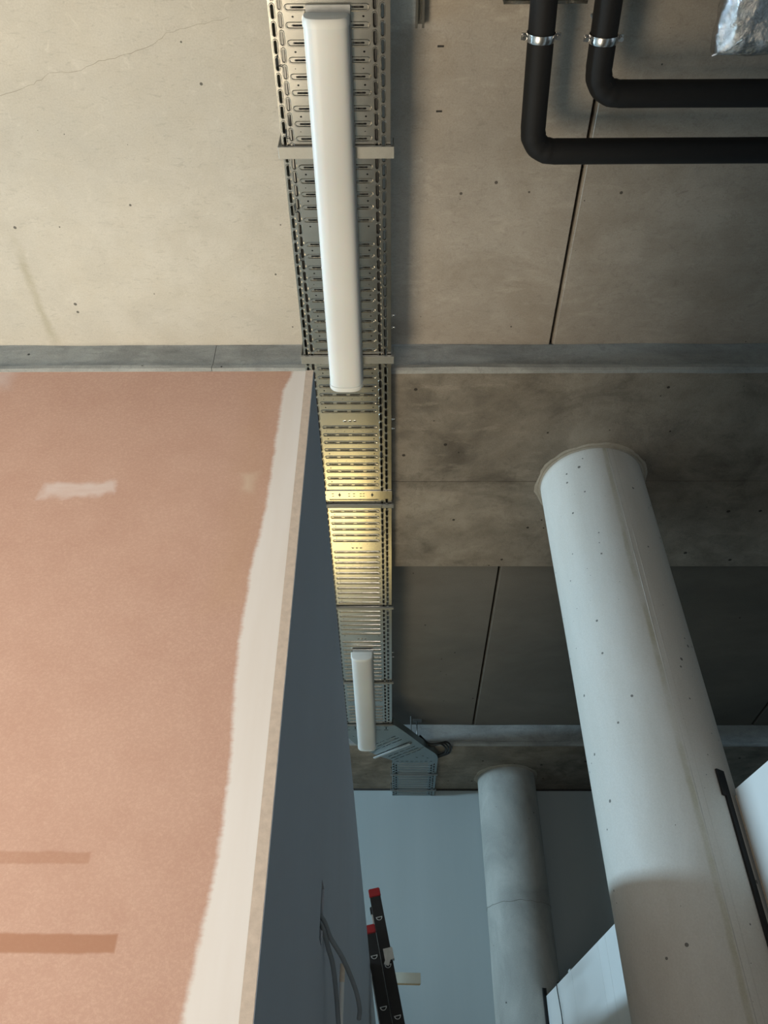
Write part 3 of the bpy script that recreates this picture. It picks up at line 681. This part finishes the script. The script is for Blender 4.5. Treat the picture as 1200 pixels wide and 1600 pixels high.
hanger(1.228, 'dull steel hanger under the tray, crossing behind the middle of the near lamp', 0.046)
hanger(2.13, 'steel hanger under the tray at the near edge of the concrete beam', 0.046, HC)
hanger(3.09, 'steel hanger under the tray right beside the coupler plate', 0.032, HB)
hanger(4.04, 'thin steel hanger under the tray between the coupler and the far lamp', 0.032)
hanger(4.97, 'steel hanger crossing behind the far lamp near its middle', 0.03)
hanger(5.625, 'steel hanger where the straight tray meets the elbow', 0.03)
hanger(6.56, 'steel hanger under the last tray length, nearer the elbow', 0.03, HB, -0.005, 0.375)
hanger(6.90, 'steel hanger under the last tray length, nearer the far wall', 0.03, HB, -0.005, 0.375)
root = empty('tray_hanger', (0, 6.08, z(TZ))); tag(root, 'diagonal steel bar hanger crossing under the tray elbow', 'bracket', 'steel hangers under the cable tray')
d = Vector((0.286, -0.265, 0)).normalized(); nn = Vector((-d.y, d.x, 0)); bm = bmesh.new(); obox(bm, ((-0.007), 6.0775, z(TZ) - 0.010), d, nn, Vector((0, 0, 1)), 0.20, 0.009, 0.005); link('crossbar', bm, M['alu'], root)
bm = bmesh.new(); tube(bm, [(0.15, 5.945, z(TZ) - 0.012), (0.15, 5.945, z(HC))], 0.005, 8); link('hanger_rod', bm, M['galv_dull'], root, True)
bm = bmesh.new(); box(bm, 0.17, 0.24, 5.99, 6.03, z(HC) - 0.012, z(HC)); tube(bm, [(0.20, 6.01, z(HC) - 0.012), (0.20, 6.01, z(TZ) + 0.06)], 0.005, 8); link('ceiling_plate', bm, M['galv_dull'], root)

# ------------------------------------------------------------------ lamps
def lamp(y0, y1, label, xc=-0.205):
    root = empty('strip_lamp', (xc, (y0 + y1) / 2, z(TZ))); tag(root, label, 'lamp', 'strip lamps under the cable tray')
    top = z(TZ) - 0.0125
    def shell(name, ya, yb, wd, dep, mat, rnd=0.0):
        bm = bmesh.new(); n = 20
        def ring(y, s):
            out = []
            for k in range(n + 1):
                a = PI * k / n; out.append(bm.verts.new((xc - wd / 2 * s * math.copysign(abs(math.cos(a)) ** 0.6, math.cos(a)), y, top - 0.014 - (dep * s) * (math.sin(a) ** 0.75))))
            out.append(bm.verts.new((xc + wd / 2 * s, y, top))); out.append(bm.verts.new((xc - wd / 2 * s, y, top)))
            return out
        ys = [(ya, 1), (yb, 1)] if not rnd else ([(ya, 0.80), (ya + rnd * .25, 0.93), (ya + rnd, 1), (yb, 1)] if rnd > 0 else [(ya, 1), (yb + rnd, 1), (yb + rnd * .25, 0.93), (yb, 0.80)])
        rs = [ring(*q) for q in ys]; m = n + 3
        for a, b in zip(rs, rs[1:]):
            for k in range(m): bm.faces.new((a[k], a[(k+1) % m], b[(k+1) % m], b[k]))
        bm.faces.new(rs[0][::-1]); bm.faces.new(rs[-1]); return link(name, bm, mat, root, True)
    shell('diffuser', y0 + 0.028, y1 - 0.028, 0.142, 0.046, M['diffuser'])
    shell('end_cap', y0, y0 + 0.0285, 0.147, 0.049, M['white_plastic'], 0.010)
    shell('end_cap', y1 - 0.0285, y1, 0.147, 0.049, M['white_plastic'], -0.010)
    bm = bmesh.new(); box(bm, xc - 0.062, xc + 0.076, y0 - 0.02, y1 - 0.02, top + 0.0002, z(TZ) - 0.008); link('housing', bm, M['housing'], root)
    for yy in (y0 + 0.25, y1 - 0.25): bm = bmesh.new(); box(bm, xc - 0.05, xc + 0.05, yy - 0.015, yy + 0.015, z(TZ) - 0.0082, z(TZ) - 0.0036); link('mounting_clip', bm, M['galv_dull'], root)
lamp(0.795, 2.262, 'long unlit opal strip lamp nearest the camera under the cable tray')
lamp(4.545, 5.955, 'short-looking farther opal strip lamp under the tray by the elbow')

# ------------------------------------------------------------------ insulated pipes, rails, duct
def pipe(a, c, b, label):
    root = empty('insulated_pipe', c); tag(root, label, 'pipe', 'black insulated pipes under the ceiling')
    path = corner_path(a, c, b, 0.085, 14, 0.03); bm = bmesh.new(); cc = Vector(c)
    u = (Vector(a) - cc).normalized(); v = (Vector(b) - cc).normalized(); inn = (u + v).normalized()
    def rf(t, th, p, r):
        dd = (p - (cc + inn * 0.045)).length; s = 1 + 0.006 * noise.noise((p.x * 9, p.y * 9, th))
        if dd < 0.09: s += 0.035 * math.exp(-(dd / 0.06) ** 2) * math.sin(dd * 210)
        return r * s
    tube(bm, path, 0.0425, 28, rfun=rf); link('insulation_sleeve', bm, M['insulation'], root, True)
    # wrinkle folds pinched in the inner corner
    bm = bmesh.new()
    for k, da in enumerate((-0.45, -0.15, 0.18, 0.5)):
        o_ = cc + inn * 0.036; d_ = (inn * math.cos(da) + Vector((-inn.y, inn.x, 0)) * math.sin(da))
        p0 = o_ + d_ * 0.008 + Vector((0, 0, -0.034)); p1 = o_ + d_ * 0.030 + Vector((0, 0, -0.012))
        tube(bm, [p0 - Vector((0, 0, -.006)), (p0 + p1) / 2 + Vector((0, 0, -0.006)), p1], 0.005, 8)
    link('sleeve_fold', bm, M['insulation'], root, True)
    return root
pipe((0.415, -0.4, z(2.78)), (0.489, 1.236, z(2.78)), (3.2, 1.236, z(2.78)), 'black insulated pipe with the lower bend, on the left, turning right across the ceiling')
pipe((0.62, -0.4, z(2.78)), (0.678, 1.046, z(2.78)), (3.2, 1.050, z(2.78)), 'black insulated pipe with the upper bend, on the right, nearer the frame top')
def clamp(x, y, label):
    root = empty('pipe_clamp', (x, y, z(2.78))); tag(root, label, 'pipe clamp', 'steel clamps on the black pipes')
    bm = bmesh.new(); n = 40; r = 0.0445; rs = []
    for yy, rr in ((-0.011, 0.0), (-0.012, 0.002), (-0.009, 0.003), (0.009, 0.003), (0.012, 0.002), (0.011, 0)):
        rs.append([bm.verts.new((x + (r + rr) * math.cos(2*PI*k/n), y + yy, z(2.78) + (r + rr) * math.sin(2*PI*k/n))) for k in range(n)])
    for i in range(6):
        a, b = rs[i], rs[(i+1) % 6]
        for k in range(n): bm.faces.new((a[k], a[(k+1) % n], b[(k+1) % n], b[k]))
    link('ring', bm, M['bolt'], root, True)
    for s in (-1, 1):
        bm = bmesh.new(); xx = x + s * (r + 0.010)
        box(bm, min(x + s * (r + .002), xx + s * .008), max(x + s * (r + .002), xx + s * .008), y - 0.010, y + 0.010, z(2.7775), z(2.7815))
        link('lug', bm, M['bolt'], root)
        bm = bmesh.new(); tube(bm, [(xx, y, z(2.762)), (xx, y, z(2.768))], 0.0068, 12); tube(bm, [(xx, y, z(2.7685)), (xx, y, z(2.80))], 0.0035, 8)
        link('screw', bm, M['bolt'], root, True)
    bm = bmesh.new(); tube(bm, [(x, y, z(2.826)), (x, y, z(HC))], 0.005, 8); link('rod', bm, M['galv_dull'], root, True)
clamp(0.4725, 0.872, 'shiny steel clamp on the left black pipe above its bend')
clamp(0.6712, 0.878, 'shiny steel clamp on the right black pipe above its bend')
def channel(name, x0, x1, y0, y1, h0, h1, label, along='x'):
    bm = bmesh.new(); t = 0.0025
    if along == 'x':
        box(bm, x0, x1, y0, y0 + t, z(h0), z(h1)); box(bm, x0, x1, y1 - t, y1, z(h0), z(h1)); box(bm, x0, x1, y0 + t, y1 - t, z(h1) - t, z(h1))
        box(bm, x0, x1, y0 + t, y0 + 0.010, z(h0), z(h0) + t); box(bm, x0, x1, y1 - 0.010, y1 - t, z(h0), z(h0) + t)
    else:
        box(bm, x0, x0 + t, y0, y1, z(h0), z(h1)); box(bm, x1 - t, x1, y0, y1, z(h0), z(h1)); box(bm, x0 + t, x1 - t, y0, y1, z(h1) - t, z(h1))
        box(bm, x0 + t, x0 + 0.008, y0, y1, z(h0), z(h0) + t); box(bm, x1 - 0.008, x1 - t, y0, y1, z(h0), z(h0) + t)
    return tag(link(name, bm, M['galv']), label, 'rail')
ch = channel('mounting_rail', 0.366, 0.640, 0.79, 0.831, 2.95, HC - 0.0005, 'slotted steel mounting rail fixed to the ceiling across above the two black pipes')
for x in (0.385, 0.425, 0.56, 0.615):
    bm = bmesh.new(); tube(bm, [(x, 0.811, z(2.954)), (x, 0.811, z(2.946))], 0.008, 6); tube(bm, [(x, 0.811, z(2.946)), (x, 0.811, z(2.935))], 0.004, 8); link('bolt', bm, M['bolt'], ch)
channel('mounting_rail', 0.078, 0.108, 0.25, 0.90, 2.955, HC - 0.0005, 'short steel rail end at the frame top, right of the cable tray', 'y')
# foil-wrapped duct
root = empty('foil_duct', (1.09, 0.87, z(2.78))); tag(root, 'crinkled aluminium foil wrapped duct bend at the upper right corner', 'duct')
bm = bmesh.new(); path = []
R = 0.068; A_, C_, B_ = Vector((1.065, 0.2, z(2.78))), Vector((1.092, 0.855, z(2.78))), Vector((2.6, 0.862, z(2.78)))
def foilr(p, th, r):
    q = noise.noise((p.x * 22, p.y * 22, th * 1.6)); q2 = noise.noise((p.x * 60, p.y * 60, th * 5))
    return r * (1 + 0.10 * q + 0.035 * q2)
rings = []
un = (C_ - A_).normalized(); vn = (B_ - C_).normalized(); up = Vector((0, 0, 1)); n = 36
s1 = Vector((un.y, -un.x, 0)); s2 = Vector((vn.y, -vn.x, 0)); mi_ = (s1 + s2).normalized(); mk = 1 / mi_.dot(s1)
def ringat(p, side, k_=1):
    out = []
    for i in range(n):
        th = 2 * PI * i / n; r = foilr(p, th, R); ct, st = math.cos(th), math.sin(th)
        ct = math.copysign(abs(ct) ** 0.85, ct); st = math.copysign(abs(st) ** 0.85, st)
        out.append(bm.verts.new(p + side * ct * r * k_ + up * st * r))
    return out
for k in range(26): rings.append(ringat(A_.lerp(C_, k / 26), s1 if k < 22 else s1.lerp(mi_, (k - 21) / 6).normalized(), 1 if k < 22 else 1 + (mk - 1) * (k - 21) / 6))
rings.append(ringat(C_, mi_, mk * 1.03))
for k in range(1, 50): rings.append(ringat(C_.lerp(B_, k / 50), s2 if k > 2 else mi_.lerp(s2, k / 3).normalized(), 1 if k > 2 else mk + (1 - mk) * k / 3))
for a, b in zip(rings, rings[1:]):
    for k in range(n): bm.faces.new((a[k], a[(k+1) % n], b[(k+1) % n], b[k]))
o = link('foil_wrap', bm, M['foil'], root)
for p in o.data.polygons: p.use_smooth = True
bm = bmesh.new(); tube(bm, [C_ + mi_ * -0.098 + Vector((0, 0, -0.02)), C_ + mi_ * -0.055 + Vector((0, 0, -.058)), C_ + mi_ * -0.01 + Vector((0, 0, -.072))], 0.0035, 6); link('foil_fold', bm, M['foil'], root, True)
bm = bmesh.new(); tube(bm, [(1.062, 0.5, z(2.845)), (1.062, 0.5, z(HC))], 0.005, 8); link('hanger_rod', bm, M['galv_dull'], root, True)
bm = bmesh.new(); tube(bm, [(1.9, 0.858, z(2.845)), (1.9, 0.858, z(HC))], 0.005, 8); link('hanger_rod', bm, M['galv_dull'], root, True)
# little steel inserts in the slab
for x, y, l in ((0.168, 0.970, 'upper'), (0.172, 1.185, 'lower')):
    bm = bmesh.new(); box(bm, x - 0.011, x + 0.011, y - 0.003, y + 0.003, z(HC) - 0.0025, z(HC) + 0.002, bev=0.001)
    tag(link('steel_insert', bm, M['dark_gap']), 'tiny dark steel insert in the concrete slab right of the tray, ' + l + ' of the two', 'insert', 'steel inserts in the slab')

# ------------------------------------------------------------------ ladder leaning on the partition, with its two sections
def ladder_section(xt, ht, y, yd, label, lift, hclip):
    """rails run from the top (xt, ht) down to the floor with a lean; rungs run along y"""
    root = empty('ladder_section', (xt + 0.21 * (ht + 1.6), y + yd / 2, 0)); tag(root, label, 'ladder', 'two sections of the black ladder')
    dirv = Vector((-0.215, 0, 1)).normalized(); top = Vector((xt, 0, z(ht))); L = (z(ht)) / dirv.z - 0.02 - lift
    side = Vector((dirv.z, 0, -dirv.x)); Yv = Vector((0, 1, 0))
    for yy in (y, y + yd):
        bm = bmesh.new(); c = top - dirv * (0.045 + (L - 0.045) / 2) + Yv * yy
        obox(bm, c, dirv, side, Yv, (L - 0.045) / 2, 0.031, 0.010)
        for s in (-1, 1): obox(bm, c + side * s * 0.029 - Yv * 0.0 + Yv * (0.012 if yy == y else -0.012), dirv, side, Yv, (L - 0.045) / 2 * .9995, 0.003, 0.014)
        link('rail', bm, M['ladder'] if yy == y else M['alu'], root)
        bm = bmesh.new(); obox(bm, top - dirv * 0.022 + Yv * yy, dirv, side, Yv, 0.0235, 0.034, 0.015); bmesh.ops.bevel(bm, geom=list(bm.edges), offset=0.004, segments=2, affect='EDGES')
        link('end_cap', bm, M['red'] if yy == y else M['ladder'], root)
    k = 0; q = hclip
    while q < L - 0.1:
        c = top - dirv * q
        # D-shaped tube of the rung, its end showing outside the near rail
        prof = [(0.019 * math.cos(a), 0.019 * math.sin(a)) for a in [PI * j / 9 for j in range(10)]]
        prof = [(px, -py + 0.008) for px, py in prof]; pin = [(px * .70, (py - 0.002) * .68 + 0.0005) for px, py in prof]
        bm = bmesh.new(); loops = []
        for (pf, yy) in ((pin, y + 0.03), (pin, y - 0.0145), (prof, y - 0.0145), (prof, y + yd + 0.012)):
            loops.append([bm.verts.new(c + side * a + dirv * b + Yv * yy) for a, b in pf])
        m = 10
        for a, b in zip(loops, loops[1:]):
            for j in range(m): bm.faces.new((a[j], a[(j+1) % m], b[(j+1) % m], b[j]))
        bm.faces.new(loops[0]); bm.faces.new(loops[-1]); 
        link('rung', bm, [M['alu']], root)
        q += 0.25; k += 1
    return root, top, dirv, side
ls1, top1, dv, sd = ladder_section(-0.113, 1.405, 5.0, 0.37, 'taller black ladder section with red end cap, leaning against the partition', 0.0, 0.165)
ls2, top2, dv2, sd2 = ladder_section(-0.137, 1.19, 4.93, 0.36, 'lower front black ladder section with dull red end cap', 0.0, 0.165)
for r_ in (ls2,):
    r_.location.x += 0
bm = bmesh.new(); c = top1 - dv * 0.36 + Vector((0, 4.975, 0)) + sd * 0.012
obox(bm, c, dv, sd, Vector((0, 1, 0)), 0.030, 0.024, 0.006); obox(bm, c - dv * 0.035 - sd * 0.012, (dv + sd * .6).normalized(), (sd - dv * .6).normalized(), Vector((0, 1, 0)), 0.02, 0.014, 0.005); obox(bm, c + sd * 0.026 + Vector((0, .02, 0)), dv, sd, Vector((0, 1, 0)), 0.030, 0.003, 0.03)
link('guide_hook', bm, M['alu'], ls1)
# timber batten lying on the partition top, sticking out to the right behind the ladder
bm = bmesh.new(); a = math.radians(5); ax = Vector((math.cos(a), math.sin(a), 0)); ay = Vector((-ax.y, ax.x, 0))
obox(bm, Vector((-0.17, 5.47, z(ZP + 0.0305))), ax, ay, Vector((0, 0, 1)), 0.34, 0.022, 0.030); bmesh.ops.bevel(bm, geom=list(bm.edges), offset=0.002, segments=1, affect='EDGES')
tag(link('timber_batten', bm, M['timber']), 'pale timber batten end sticking out to the right behind the black ladder', 'batten')
